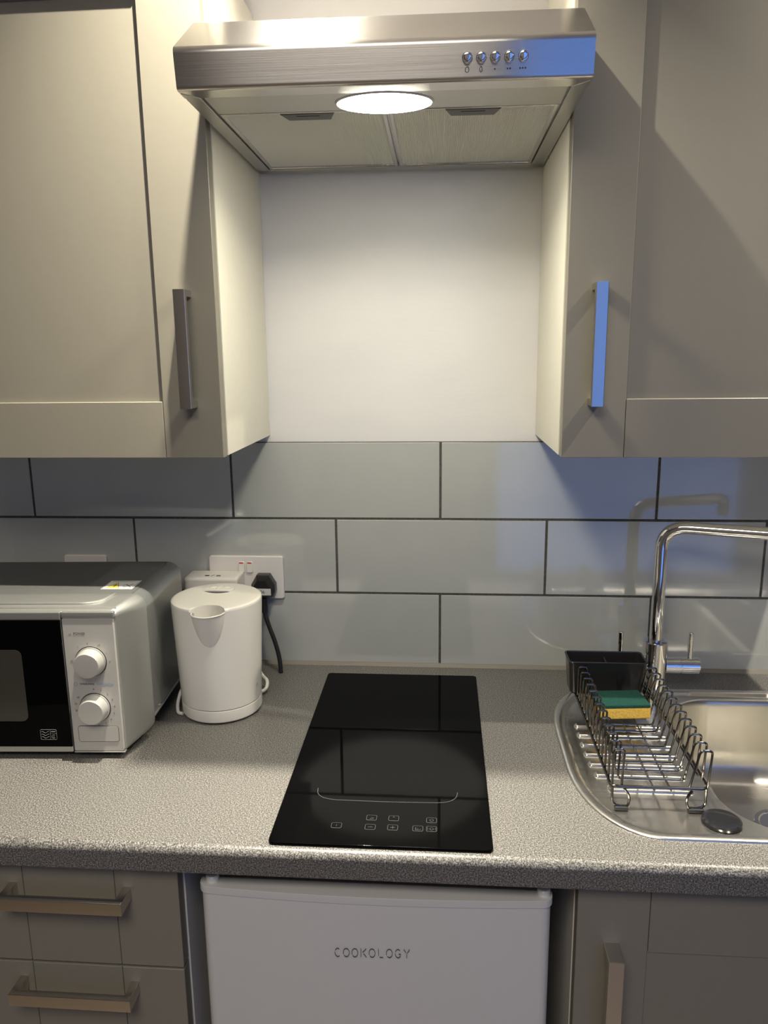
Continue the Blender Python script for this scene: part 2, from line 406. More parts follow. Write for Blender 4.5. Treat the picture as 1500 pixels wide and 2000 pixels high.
hbo = bpy.data.objects.new('hood_bulb', hb); COL.objects.link(hbo); hbo.location = (hc+LX, LY, HZ+ZC-.0050)
rm = MB(); rm.loft([oval(.0598, .0398, .001), oval(.0630, .0430, .001), oval(.0622, .0422, -.0008), oval(.0603, .0403, -.0012), oval(.0598, .0398, -.0008), oval(.0598, .0398, .001)], False, False)
hpart('lamp_ring', rm, M['whitematt'], lo, 'clear white ring')
FY0, FY1 = -.3455, -.038
for i, (fa, fb) in enumerate(((-hw+.0235, -.0015), (.0015, hw-.0235))):
    fm = MB(); z0 = .0015
    for a, b in ((fa, fa+.006), (fb-.006, fb)): fm.box(a, b, FY0, FY1, z0-.0008, z0+.006, .0008, 1)
    for a, b in ((FY0, FY0+.004), (FY1-.005, FY1)): fm.box(fa, fb, a, b, z0-.001, z0+.006, .0008, 1)
    n = 80; lo_, hi_ = [], []
    for k in range(2*n+1):
        x = fa+.006 + (fb-fa-.012)*k/(2*n); z = z0+.0008 + (.0022 if k % 2 else 0)
        lo_.append((x, FY0+.003, z)); hi_.append((x, FY1-.004, z))
    mesh = MB(); mesh.loft([lo_, hi_], False, False, closed=False)
    f = hpart('grease_filter', fm, M['hood'], label='bright metal filter frame')
    hpart('filter_mesh', mesh, M['filter'], f, 'ribbed pale grey filter mesh', angle=5)
    tx = (-.1060 if i == 0 else .1125)
    tab = hpart('filter_catch', MB().prism([(tx-.0365, FY0+.003), (tx+.0365, FY0+.003), (tx+.029, FY0+.030), (tx-.029, FY0+.030)], -.0006, .004, 'z', .0015, 2), M['blackmatt'], f, 'dark grey plastic catch')
    tab.data.materials[0] = M['catch'] if 'catch' in M else M.setdefault('catch', mat('dark_grey_plastic', (.07, .066, .06), .45))
    hpart('catch_slot', MB().box(tx-.016, tx+.016, FY0+.010, FY0+.016, -.0012, .001, .0004, 1), M['black'], f, 'black slot')
# push buttons + printed symbols on the tilted fascia
tilt = math.atan2(YT-YF, ZF)
def fas(x, zz): return Matrix.Translation((x, YF + (YT-YF)*zz/ZF, zz)) @ Matrix.Rotation(-tilt, 4, 'X')
ring = MB()
def fascia_tube(pts2, z, x, r=.0003):
    return [fas(x, z) @ Vector((a, -.0003, b)) for a, b in pts2]
sym = MB()
for k in range(5):
    bx = .0662 + .0160*k - hc
    b = MB(); bm2 = bmesh.new()
    tmp = MB(); tmp.lathe([(.0062, 0), (.0062, -.0015), (.0052, -.0022), (.0045, -.0022), (.0044, -.0075), (.0036, -.0088), (.0018, -.0092)], (0, 0, 0), 24, 'y')
    me = tmp.done('b', M['chrome']); me.transform(fas(bx, .0235)); b.bm.from_mesh(me)
    hpart('push_button', b, M['chrome'], label='small chrome push button')
    zz = .0115
    if k < 2: sym.tube(fascia_tube([(.0022*(1 if k == 0 else .6)*math.cos(2*PI*j/16), .0028*math.sin(2*PI*j/16)) for j in range(17)], zz, bx), .0004, 5)
    else:
        for j in range(k-1):
            dx = (j-(k-2)/2)*.0030
            q = fas(bx+dx, zz) @ Vector((0, -.0002, 0)); sym.sphere(q, .0010, 1, .3, 1, 10)
hpart('symbol_markings', sym, M['black'], label='small black lamp and fan speed marks')

# ================================================================== INDUCTION HOB
hob = thing('induction_hob', 'black glass induction hob set in the worktop in front of the hood wall', 'hob', (-.036, -.315, 0))
HB = (-.1783, .1068, -.5772, -.0528)
part('glass', MB().prism(rrect(*HB, .007), .0002, .0048, 'z', .0011, 3), M['glass'], hob)
za = .0049
arc = [( -.1335, -.452), (-.1322, -.466), (-.124, -.475), (-.108, -.4795), (-.036, -.4805), (.040, -.4785), (.054, -.4745), (.0625, -.4655), (.0645, -.452)]
part('zone_mark', MB().tube(fillet([(x, y, za) for x, y in arc], .006, 4), .00045, 6, flat=.2), M['print_dim'], hob, 'thin grey line round the cooking zone')
tk = MB()
def tl(pts, r=.0003): tk.tube([(x, y, za) for x, y in pts], r, 5, flat=.25)
def cell(x, y, w=.0066, h=.0055):
    p = rrect(x-w, x+w, y-h, y+h, .0018, 3); tl(p + [p[0]])
marks = [(-.0954, -.5375, 'i'), (-.0507, -.5182, 'sq'), (-.0508, -.5385, '-'), (-.0213, -.5177, 'dot'), (-.0214, -.5379, '+'), (.0114, -.5381, 'b'), (.0290, -.5192, 'o'), (.0293, -.5381, 'oo')]
for x, y, k in marks:
    tk = MB(); cell(x, y)
    if k in '-+': tl([(x-.0032, y), (x+.0032, y)])
    if k == '+': tl([(x, y-.003), (x, y+.003)])
    if k == 'i': tl([(x, y-.0018), (x, y+.0018)])
    if k == 'sq': tl([(x-.0025, y-.0025), (x+.0025, y-.0025), (x+.0025, y), (x-.001, y)])
    if k == 'dot': tl([(x-.0012, y+.0025), (x+.0012, y+.0025)], .0005)
    if k == 'b': tl([(x-.003, y+.002), (x-.003, y-.003), (x+.0005, y-.003), (x+.0005, y), (x-.003, y)]); tl([(x+.002, y-.003), (x+.004, y-.001)])
    if k in ('o', 'oo'):
        tl([(x+.0024*math.cos(2*PI*j/14), y+.0024*math.sin(2*PI*j/14)) for j in range(15)])
    if k == 'oo': tl([(x-.005, y-.003), (x-.005, y+.003)]); tl([(x+.005, y-.003), (x+.005, y+.003)])
    part('touch_marking', tk, M['print_dim'], hob, 'faint grey touch control symbol')

# ================================================================== FRIDGE
frg = thing('undercounter_fridge', 'small white fridge under the worktop below the hob', 'fridge', (-.045, -.3, -.895))
FX0, FX1, FZT, FYF = -.2745, .1835, -.0660, -.5815
part('body', MB().box(FX0+.006, FX1-.006, -.515, -.05, -.88, FZT-.006, .004, 2), M['fridge'], frg)
def fprof(x0, x1, yb, yf, bow=.0080, r=.013, n=14):
    pts = [(x1, yb), (x0, yb)]
    for k in range(5): a = PI/2*k/4; pts.append((x0+r-r*math.cos(a), yf+bow+r-r*math.sin(a)))
    for k in range(1, n):
        u = -1+2*k/n; pts.append((x0+r+(x1-x0-2*r)*k/n, yf+bow*u*u))
    for k in range(5): a = PI/2*k/4; pts.append((x1-r+r*math.sin(a), yf+bow+r-r*math.cos(a)))
    return pts
fd = part('door', MB().prism(fprof(FX0+.002, FX1-.002, -.520, FYF), -.80, FZT-.010, 'z'), M['fridge'], frg)
part('door_cap', MB().prism(fprof(FX0, FX1, -.555, FYF-.0012), FZT-.0110, FZT, 'z', .0010, 2), M['fridgelip'], fd)
for hx in (FX0+.016, FX1-.011):
    part('hinge_cap', MB().lathe([(.0085, 0), (.0085, .006), (.007, .008), (.003, .0085)], (hx, -.5600, FZT), 20), M['white'], frg, 'small round white cap')
part('foot', MB().box(FX0+.03, FX1-.03, -.5, -.08, -.9, -.88), M['black'], frg)
# stencil lettering
lg = MB(); ly = FYF-.0006
def stroke(pts, r=.0009): lg.tube([(x, ly, z) for x, z in pts], r, 6, flat=.35)
def arcp(cx, cz, rx, rz, a0, a1, n=14): return [(cx+rx*math.cos(math.radians(a0+(a1-a0)*k/n)), cz+rz*math.sin(math.radians(a0+(a1-a0)*k/n))) for k in range(n+1)]
lx0, lx1, lz, lh = -.0965, .0035, -.1490, .0062
pitch_ = (lx1-lx0-.0105)/8
for i, ch in enumerate('COOKOLOGY'):
    cx = lx0 + .0052 + pitch_*i; a = .0036; zc = lz + .0028*i/8
    if ch == 'C': stroke(arcp(cx, zc, a, lh, 55, 150)); stroke(arcp(cx, zc, a, lh, 175, 305))
    if ch == 'O': stroke(arcp(cx, zc, a+.0003, lh, 40, 205)); stroke(arcp(cx, zc, a+.0003, lh, 225, 390))
    if ch == 'K':
        stroke([(cx-.0032, zc-lh), (cx-.0032, zc+lh)]); stroke([(cx-.001, zc+.0008), (cx+.0035, zc+lh)]); stroke([(cx+.0002, zc-.0012), (cx+.0037, zc-lh)])
    if ch == 'L': stroke([(cx-.0028, zc-.0035), (cx-.0028, zc+lh)]); stroke([(cx-.0015, zc-lh), (cx+.0032, zc-lh)])
    if ch == 'G': stroke(arcp(cx, zc, a, lh, 45, 155)); stroke(arcp(cx, zc, a, lh, 180, 330)); stroke([(cx+.0008, zc-.0008), (cx+.0037, zc-.0008)])
    if ch == 'Y': stroke([(cx-.0036, zc+lh), (cx-.0008, zc+.0012)]); stroke([(cx+.0037, zc+lh), (cx+.0008, zc+.0012)]); stroke([(cx, zc-.001), (cx, zc-lh)])
part('brand_lettering', lg, M['print_dark'], fd, 'dark grey stencil lettering').location = (0, 0, 0)
fd2 = [c for c in frg.children if c.name.startswith('door')][0]
for c in fd2.children: c.location = (0, 0, 0)

# ================================================================== BASE UNITS
BY = -.565
DX0, DX1 = -.6060, -.3030
du = thing('drawer_unit', 'beige base unit with drawers under the microwave', 'drawer unit', ((DX0+DX1)/2, -.28, -.9))
c = MB()
c.box(DX0, DX0+.018, BY+.021, -.03, -.75, -.0385).box(DX1-.018+.0005, DX1+.0005, BY+.021, -.03, -.75, -.0385)
c.box(DX0+.018, DX1-.018, BY+.04, -.03, -.75, -.732).box(DX0+.018, DX1-.018, -.036, -.03, -.732, -.05).box(DX0, DX1, BY+.07, BY+.085, -.9, -.75)
part('carcass', c, M['carcass'], du, 'cream cabinet body')
st = .0865
for z0, z1 in ((-.2005, -.041), (-.3555, -.2040), (-.745, -.359)):
    mb = MB(); x0, x1 = DX0+.0015, DX1-.0015
    for a, b in ((x0, x0+st-.0004), (x0+st+.0004, x1-st-.0004), (x1-st+.0004, x1)): mb.box(a, b, BY, BY+.02, z0, z1, .0007, 1)
    mb.box(x0+.001, x1-.001, BY+.002, BY+.0195, z0+.001, z1-.001)
    d = part('drawer', mb, M['door'], du, 'beige drawer front with two upright grooves')
    zc = {-.041: -.0885, -.2040: -.2355}.get(z1, -.55)
    h = bar_handle_h(du, -.5375, -.3690, zc, BY); h.parent = d; h.location = (0, 0, 0)
BX0, BX1 = .2150, .7150
bu = thing('sink_base_cabinet', 'grey beige base cabinet under the sink, right of the fridge', 'cabinet', ((BX0+BX1)/2, -.28, -.9))
c = MB()
c.box(BX0-.0012, BX0+.017, BY+.021, -.03, -.75, -.0385).box(BX1-.018, BX1, BY+.021, -.03, -.75, -.0385)
c.box(BX0+.017, BX1-.018, BY+.04, -.03, -.75, -.732).box(BX0+.017, BX1-.018, -.036, -.03, -.732, -.2).box(BX0, BX1, BY+.07, BY+.085, -.9, -.75)
part('carcass', c, M['carcass'], bu, 'cream cabinet body')
d = part('door', shaker(BX0, BX1-.001, BY, BY+.02, -.745, -.041, .0905, .1010, .0022), M['door'], bu, 'grey beige shaker door')
h = bar_handle_v(bu, .2590, -.300, -.1300, BY, .0195, .034); h.parent = d; h.location = (0, 0, 0)

# ================================================================== MICROWAVE (own frame: origin at front lower right corner of the control panel)
mw = thing('microwave', 'silver microwave oven with black glass door on the left of the worktop', 'microwave', (-.4475, -.375, 0), rotz=math.radians(3.0))
def rr3(x0, x1, z0, z1, r, y, n=5): return [(p[0], y, p[1]) for p in rrect(x0, x1, z0, z1, r, n)]
MXL = -.425
fas_ = MB()
fas_.loft([rr3(MXL+.008, -.0005, .0110, .2290, .004, .006), rr3(MXL+.008, -.0005, .0110, .2290, .004, .0005), rr3(MXL+.006, .0015, .0100, .2370, .008, .0005), rr3(MXL+.004, .004, .0095, .2395, .010, .004), rr3(MXL-.010, .017, .0120, .2430, .016, .030), rr3(MXL-.013, .0255, .0125, .2448, .020, .052), rr3(MXL-.013, .0265, .0125, .2445, .020, .064), rr3(MXL-.010, .023, .0150, .2420, .020, .068)], True, True)
part('front_frame', fas_, M['silver'], mw, 'light silver flared front frame', True)
# raised lines across the top of the frame
ln = MB()
ln.tube(fillet([(MXL, .022, .2432), (-.050, .022, .2432), (-.030, .030, .2440), (-.022, .050, .2458), (-.020, .060, .2460)], .02, 5), .0016, 8)
ln.tube([(MXL, .0085, .2405), (.0, .0085, .2405)], .0011, 8)
part('frame_moulding', ln, M['silver'], mw, None, True)
bd = MB(); rad = .024
bd.loft([rr3(MXL-.009, .022, .0150, .2400, rad, y, 6) for y in (.066, .270)] + [rr3(MXL-.005, .018, .0190, .2360, rad, .276, 6)], True, True)
part('body', bd, M['silverbody'], mw, 'silver grey metal case', True)
part('top_plate', MB().prism(rrect(MXL+.012, .001, .069, .266, .006), .2395, .2412, 'z', .0006, 1), M['darktop'], mw, 'charcoal top', True)
part('base_rail', MB().box(.0195, .0235, .075, .262, .030, .0335, .0012, 2), M['silver'], mw, None, True)
part('screw', MB().lathe([(.0022, 0), (.0022, .0012), (.0008, .0018)], (.022, .105, .036), 14, 'x'), M['chrome'], mw, None, True)
for x, y in ((-.40, .03), (-.012, .03), (-.40, .24), (-.012, .24)):
    part('foot', MB().lathe([(.011, .0), (.012, .002), (.012, .018)], (x, y, .0003), 20), M['blackmatt'], mw, 'black rubber foot', True)
# door
dr = part('door', MB().box(MXL+.010, -.0795, -.006, .005, .0105, .2385, .0022, 2), M['silver'], mw, 'silver door edge strips', True)
def sub(name, mb, m, parent, label=None, angle=32): return part(name, mb, m, parent, label, True, angle)
sub('door_glass', MB().box(MXL+.012, -.0797, -.0085, -.0055, .0210, .2270, .0008, 1), M['glass'], dr, 'black glass panel')
sub('door_window', MB().prism(rrect(MXL+.05, -.1430, .0640, .1800, .010, 6), -.0089, -.0084, 'y'), M['window'], dr, 'brownish grey see-through window')
lgm = MB()
def ml(pts, r=.00035): lgm.tube([(x, -.0088, z) for x, z in pts], r, 5)
ax0, ax1, az0, az1 = -.1270, -.1020, .0335, .0500
p = rrect(ax0, ax1, az0, az1, .0018, 3); ml(p + [p[0]], .0003)
ml([(-.1118, az0), (-.1118, az1)]); ml([(-.1118, .0435), (ax1, .0435)])
for k in range(3): ml([(ax0+.0015+.0118*j/12, .0372+.0043*k+.0012*math.sin(j/12*2*PI*1.25+.6)) for j in range(13)], .0004)
ml([(-.1100, .0468), (-.1038, .0468)], .0007)
ml(arcp(-.1070, .0385, .0028, .0030, 40, 320), .0004); ml(arcp(-.1070, .0385, .0012, .0014, 0, 360), .0003)
sub('oven_symbol', lgm, M['print_grey'], dr, 'small grey printed wave symbol')
# control panel
cp = part('control_panel', MB().prism(rrect(-.0782, -.0008, .0125, .2285, .003, 4), -.0050, .0010, 'y', .0006, 1), M['panel'], mw, 'matt silver control panel', True)
sub('panel_lip', MB().box(-.0785, .0012, -.0062, .002, .2288, .2388, .002, 2), M['silver'], cp)
sub('panel_lip', MB().box(-.0785, .0012, -.0062, .002, .0100, .0122, .0006, 1), M['silver'], cp)
KX, KZ1, KZ2 = -.0395, .1600, .0850
for kz, ang in ((KZ1, 0), (KZ2, 90)):
    k = MB(); k.lathe([(.0228, -.0045), (.0228, -.0075), (.0210, -.0078), (.0198, -.0230), (.0188, -.0246), (.0100, -.0250)], (KX, 0, kz), 48, 'y')
    kk = sub('knob', k, M['knob'], cp, 'round silver knob')
    a = math.radians(ang); q = Matrix.Translation((KX, 0, kz)) @ Matrix.Rotation(-a, 4, 'Y')
    sub('knob_recess', MB().lathe([(.0240, -.0049), (.0240, -.0054), (.0228, -.0054)], (KX, 0, kz), 48, 'y', False), M['black'], cp, 'dark gap round the knob')
bt = rrect(-.0690, -.0068, .0285, .0545, .004, 5)
sub('release_button', MB().prism(bt, -.0057, -.0045, 'y', .0004, 1), M['panel'], cp, 'flush rectangular door button')
bo = MB(); bo.tube([(x, -.0051, z) for x, z in bt + [bt[0]]], .00055, 6); sub('button_gap', bo, M['print_dark'], cp, 'thin dark outline of the button')
def tx(s, size, x, z, m): return text_mesh(s, size, front(x, -.0053, z), m, 1.0, .00005)
dk = [tx('POWER', .0052, -.0535, .2045, M['print_dark']), tx('TIMER(MIN)', .0044, -.0490, .1235, M['print_dark'])]
for i, s_ in enumerate(('0', '1', '2', '3', '4', '5', '6', '7', '8', '9', '10', '15', '20', '25', '30')):
    a = math.radians(90 - i*330/14*.92); dk.append(tx(s_, .0042, KX+.0300*math.cos(a), KZ2+.0300*math.sin(a), M['print_dark']))
sub('panel_lettering', join_meshes(dk, None).done('panel_lettering', M['print_dark']), M['print_dark'], cp, 'small dark lettering and numbers')
gy = []
pm = MB()
for j, deg in enumerate((125, 95, 62, 28, 0, 178)):
    a = math.radians(deg); x, z = KX+.0295*math.cos(a), KZ1+.0290*math.sin(a)
    for b in range(1+j % 3): pm.box(x-.0018+b*.0014, x-.0010+b*.0014, -.0053, -.0049, z-.0015, z+.0008+.0006*b)
for b in range(3): pm.box(-.0700+b*.0016, -.0692+b*.0016, -.0053, -.0049, .2028, .2038+.0011*b)
pm.tube([(-.0665+.0028*math.cos(2*PI*j/16), -.0051, .1235+.0028*math.sin(2*PI*j/16)) for j in range(17)], .00022, 5)
sub('level_marking', pm, M['print_mid'], cp, 'faint grey level marks')
sub('defrost_lettering', text_mesh('DEFROST(KG)', .0042, front(-.0210, -.0053, .1235), M['print_blue'], 1.0, .00005), M['print_blue'], cp, 'pale blue lettering')
# warning sticker on the top plate
zt = .2414
sk = part('warning_sticker', MB().box(-.058, -.0070, .098, .146, zt-.0002, zt+.0001), M['paper'], mw, 'white sticker with warning triangle', True)
sub('warning_triangle', MB().prism([(-.052, .104), (-.031, .104), (-.0415, .133)], zt, zt+.0003, 'z'), M['signyellow'], sk, 'yellow triangle')
wl = MB()
def wt(pts, r=.0005): wl.tube([(x+.012, y, zt+.0003) for x, y in pts], r, 5, flat=.3)
p = [(-.0685, .0995), (-.0205, .0995), (-.0205, .1445), (-.0685, .1445), (-.0685, .0995)]; wt(p)
wt([(-.064, .104), (-.043, .104), (-.0535, .133), (-.064, .104)], .0006); wt([(-.0535, .110), (-.0535, .124)], .0009)
wt([(-.037, .108), (-.025, .124)], .0008); wt([(-.025, .108), (-.037, .124)], .0008)
for k in range(2): wt([(-.066, .138+.003*k), (-.024, .138+.003*k)], .0003)
for k in range(3): wt([(-.0405, .112+.006*k), (-.0385, .112+.006*k)], .0005)
sub('sticker_lettering', wl, M['print_dark'], sk, 'dark printed lines')

# ================================================================== KETTLE
KC = (-.3450, -.1990)
ket = thing('kettle', 'white plastic jug kettle between the microwave and the hob', 'kettle', (KC[0], KC[1], 0))
kb = MB(); kb.lathe([(.0640, .0025), (.0675, .0035), (.0690, .0060), (.0693, .0230), (.0685, .0245)], (*KC, 0), 72)
part('base', kb, M['white'], ket, 'white power base')
part('base_foot', MB().lathe([(.060, .0002), (.060, .004)], (*KC, 0), 40), M['blackmatt'], ket, 'dark shadow gap foot ring')
# jug wall with a mouth cut for the spout
SEG, TOP = 96, .2010
prof_k = [(.0675, .0250), (.0690, .0262)] + [(.0690+.0078*(z-.0262)/(TOP-.0262), z) for z in [.0262+(TOP-.0262)*k/26 for k in range(1, 27)]]
SPW = .0265
def mouth(a, z):      # true where the wall opens into the spout
    dx = .0765*math.cos(a); front_ = math.sin(a) < -.5
    if not front_: return False
    s_ = (.2000-z)/.0590
    return z > .170 and abs(dx-.0065) < SPW*math.sqrt(max(0, 1-max(0, s_)**1.5)) - .0045
jb = MB(); b = jb.bm
rows = []
for r_, z in prof_k: rows.append([b.verts.new((KC[0]+r_*math.cos(2*PI*k/SEG), KC[1]+r_*math.sin(2*PI*k/SEG), z)) for k in range(SEG)])
for i in range(len(rows)-1):
    for k in range(SEG):
        am = 2*PI*(k+.5)/SEG; zm = (prof_k[i][1]+prof_k[i+1][1])/2
        if mouth(am, zm): continue
        b.faces.new((rows[i][k], rows[i][(k+1) % SEG], rows[i+1][(k+1) % SEG], rows[i+1][k]))
b.faces.new(rows[0][::-1])
part('jug', jb, M['white'], ket, angle=40)
# spout: half-cone lip that grows out of the wall
sp = MB(); loops = []
ns, na = 16, 20
sx = .0065
for i in range(ns+1):
    s_ = i/ns; z = .2000 - .0590*s_
    hwid = SPW*math.sqrt(max(0, 1-s_**1.5)) + .0004; pr = .0200*(1-s_)**1.05
    rw = .0690+.0078*(z-.0262)/(TOP-.0262)
    row = []
    for j in range(na+1):
        u = -1+2*j/na; x = sx + hwid*u
        yw = -math.sqrt(max(1e-6, rw*rw - x*x))
        row.append((KC[0]+x, KC[1]+yw - pr*math.sqrt(max(0, 1-u*u)) - .0003, z))
    loops.append(row)
sp.loft(loops, False, False, closed=False)
lipr = [(p[0], p[1], p[2]+.0002) for p in loops[0]]
sp.tube(lipr, .0013, 8)
part('spout', sp, M['white'], ket, 'short pouring spout', angle=50)
part('spout_well', MB().box(KC[0]+sx-.0215, KC[0]+sx+.0215, KC[1]-.066, KC[1]-.038, .1660, .1690), M['white'], ket)
# lid: domed disc with a round bite in front of the spout
def lid_loop(r_, z, n=96):
    out = []
    for k in range(n):
        a = 2*PI*k/n; x, y = r_*math.cos(a), r_*math.sin(a)
        cx_, cy_, br = sx, -.0745, .0275
        if y < 0 and (x-cx_)**2 + (y-cy_)**2 < br*br and abs(x-cx_) < br:
            y = cy_ + math.sqrt(max(0, br*br-(x-cx_)**2))*.85
        out.append((KC[0]+x, KC[1]+y, z))
    return out
ld = MB(); ld.loft([lid_loop(.0745, .172), lid_loop(.0766, .1985), lid_loop(.0768, .2020), lid_loop(.0758, .2045), lid_loop(.0730, .2060), lid_loop(.0715, .2064), lid_loop(.06, .2068)], True, True)
lid = part('lid', ld, M['white'], ket, 'cream white flat lid', angle=40)
gx, gy_ = KC[0]-.004, KC[1]+.034
gp = MB()
pts = [(gx-.025, gy_-.014), (gx+.023, gy_-.014), (gx+.027, gy_+.004), (gx+.018, gy_+.016), (gx, gy_+.020), (gx-.016, gy_+.016), (gx-.026, gy_+.002)]
pts = [tuple(v[:2]) for v in fillet([(*q, 0) for q in pts + [pts[0]]], .008, 4)]
gp.prism(pts, .2060, .2102, 'z', .0016, 3)
for dx in (-.012, .012): gp.sphere((gx+dx, gy_+.002,   .2100), .007, 1, .8, .3, 16)
gp.tube([(gx-.004, gy_-.007, .2107), (gx+.005, gy_+.010, .2107)], .0015, 8)
g_ = part('lid_catch', gp, M['white'], lid); g_.location = (0, 0, 0)
part('catch_slot', MB().prism([(gx-.0225+.045*k/12, gy_-.0140-.0085*math.sin(PI*k/12)) for k in range(13)], .2060, .20705, 'z'), M['print_dark'], lid, 'dark finger slot').location = (0, 0, 0)
# handle at the back
hd = MB(); hd.tube(fillet([(KC[0], KC[1]+.074, .185), (KC[0], KC[1]+.104, .183), (KC[0], KC[1]+.106, .06), (KC[0], KC[1]+.068, .04)], .02, 5), .010, 14)
part('handle', hd, M['white'], ket)
cd = MB()
cd.tube(fillet([(KC[0]+.03, KC[1]+.060, .006), (-.290, -.150, .006), (-.2795, -.143, .010), (-.2795, -.128, .020), (-.292, -.115, .022), (-.33, -.08, .06)], .012, 5), .0032, 10)
part('power_cord', cd, M['white'], ket, 'white coiled cord'); cd = MB()
cd.tube(fillet([(KC[0]-.050, KC[1]+.045, .012), (-.4180, -.170, .018), (-.4215, -.190, .030), (-.4215, -.215, .012), (-.4150, -.232, .0035), (-.405, -.235, .0035)], .012, 5), .0030, 10)
part('power_cord', cd, M['white'], ket, 'white coiled cord')
part('base_mark', MB().tube([(KC[0]+.0674, KC[1]-.021, .052), (KC[0]+.0685, KC[1]-.018, .0555)], .0012, 6), M['print_mid'], ket, 'small grey logo mark')

# ================================================================== SOCKETS, PLUGS
def socket(label, xc, zc, w=.0738, sw=(-.0082, .0082)):
    t = thing('wall_socket', label, 'socket', (xc, 0, zc), 'white wall sockets on the tiles')
    h = .0432
    part('face_plate', MB().prism(rrect(xc-w, xc+w, zc-h, zc+h, .005, 5), -.0085, -.0002, 'y', .0022, 3), M['whitematt'], t)
    for dx in sw:
        s_ = part('switch', MB().prism(rrect(xc+dx-.0060, xc+dx+.0060, zc+.0105, zc+.0325, .003, 4), -.0125, -.007, 'y', .0014, 2), M['white'], t, 'white rocker switch')
        part('on_mark', MB().box(xc+dx-.0042, xc+dx+.0042, -.0128, -.0118, zc+.0290, zc+.0318, .0004, 1), M['red'], s_, 'red mark').location = (0, 0, 0)
socket('white double socket behind the kettle with two plugs in it', -.3428, .1818)
socket('white single socket mostly hidden behind the microwave', -.6685, .1810, .0432, ())
ad = thing('plug_adaptor', 'white block plug adaptor behind the kettle lid', 'plug adaptor', (-.394, -.036, .145))
part('shell', MB().box(-.4515, -.3465, -.0640, -.0095, .143, .1965, .0065, 4), M['whitematt'], ad)
for x in (-.4085, -.3865):
    ph = MB(); ph.box(x-.0042, x+.0042, -.0510, -.0455, .1964, .1968)
    part('pin_hole', ph, M['black'], ad, 'black pin slot')
part('earth_mark', MB().tube([(-.3995, -.052, .1966), (-.3955, -.043, .1966)], .0007, 6), M['print_mid'], ad)
pl = thing('power_plug', 'black three-pin plug with white sticker and black cord, right of the kettle', 'plug', (-.3055, -.03, .165))
px, pz = -.3060, .1690
out = [(px-.012, pz+.0235), (px+.012, pz+.0235), (px+.0235, pz+.004), (px+.0240, pz-.010), (px+.019, pz-.0205), (px+.009, pz-.0255), (px-.009, pz-.0255), (px-.019, pz-.0205), (px-.0240, pz-.010), (px-.0235, pz+.004)]
pb = MB()
cen = Vector((px, pz))
def sc(k): return [tuple(cen + (Vector(q)-cen)*k) for q in out]
pb.loft([[(q[0], y, q[1]) for q in sc(k)] for k, y in ((.97, -.0088), (1.0, -.012), (1.0, -.026), (.95, -.030), (.72, -.040), (.66, -.0415))], True, True)
part('plug_body', pb, M['black'], pl)
part('sticker', MB().box(px-.0155, px+.0185, -.0425, -.0413, pz-.0125, pz+.0005), M['paper'], pl, 'white number sticker')
part('sticker_lettering', text_mesh('06', .0095, front(px+.0020, -.0427, pz-.0062), M['print_dark'], 1.0, .0001), M['print_dark'], pl)
cb = MB()
cb.tube([(px+.001, -.026, pz-.018), (px+.001, -.026, pz-.030), (px+.0012, -.026, pz-.052)], .0062, 12)
part('strain_relief', cb, M['blackmatt'], pl)
cc = MB(); pts = [(px+.0012, -.026, pz-.046), (px+.002, -.027, .112), (px+.010, -.031, .088), (px+.022, -.037, .060), (px+.030, -.042, .030), (px+.0325, -.046, .010), (px+.0330, -.047, -.006)]
cc.tube(fillet(pts, .02, 6), .0043, 12)
part('cord', cc, M['blackmatt'], pl, 'black flex going down through the worktop')

# ================================================================== SINK
snk = thing('sink', 'stainless steel sink with ribbed drainer set in the worktop', 'sink', (.56, -.31, 0))
ZR, ZD = .0035, -.0035
o_ = lambda ins, z: [(x, y, z) for x, y in sink_outline(ins)]
bm_ = MB()
flange = [o_(0, .0002), o_(.0004, .0016), o_(.0022, .0030), o_(.006, ZR), o_(.0115, ZR-.0004), o_(.0150, .0010), o_(.0180, ZD+.001), o_(.0205, ZD)]
bm_.loft(flange, False, False)
BN = 10
def bloop(ins, z): return [(x, y, z) for x, y in rrect(.4240+ins, .80-ins, -.5120+ins, -.1130-ins, max(.02, .095-ins), BN)]
basin = [bloop(0, ZD), bloop(.003, ZD-.0012), bloop(.0055, ZD-.004), bloop(.0070, ZD-.012), bloop(.013, -.095), bloop(.018, -.120), bloop(.029, -.139), bloop(.046, -.148), bloop(.070, -.151), bloop(.12, -.1530)]
bb = MB(); bb.loft(basin, False, True)
# deck between the flange and the basin
dm = bmesh.new()
v1 = [dm.verts.new(p) for p in flange[-1]]; v2 = [dm.verts.new(p) for p in basin[0]]
es = []
for vs in (v1, v2):
    for i in range(len(vs)): es.append(dm.edges.new((vs[i], vs[(i+1) % len(vs)])))
bmesh.ops.triangle_fill(dm, use_beauty=True, use_dissolve=False, edges=es)
for f in list(dm.faces):
    c0 = f.calc_center_median()
bm_.merge(dm)
bmesh.ops.remove_doubles(bm_.bm, verts=bm_.bm.verts, dist=1e-5)
part('sink_deck', bm_, M['sink'], snk, angle=50)
part('basin', bb, M['sink'], snk, 'deep rounded basin', angle=50)
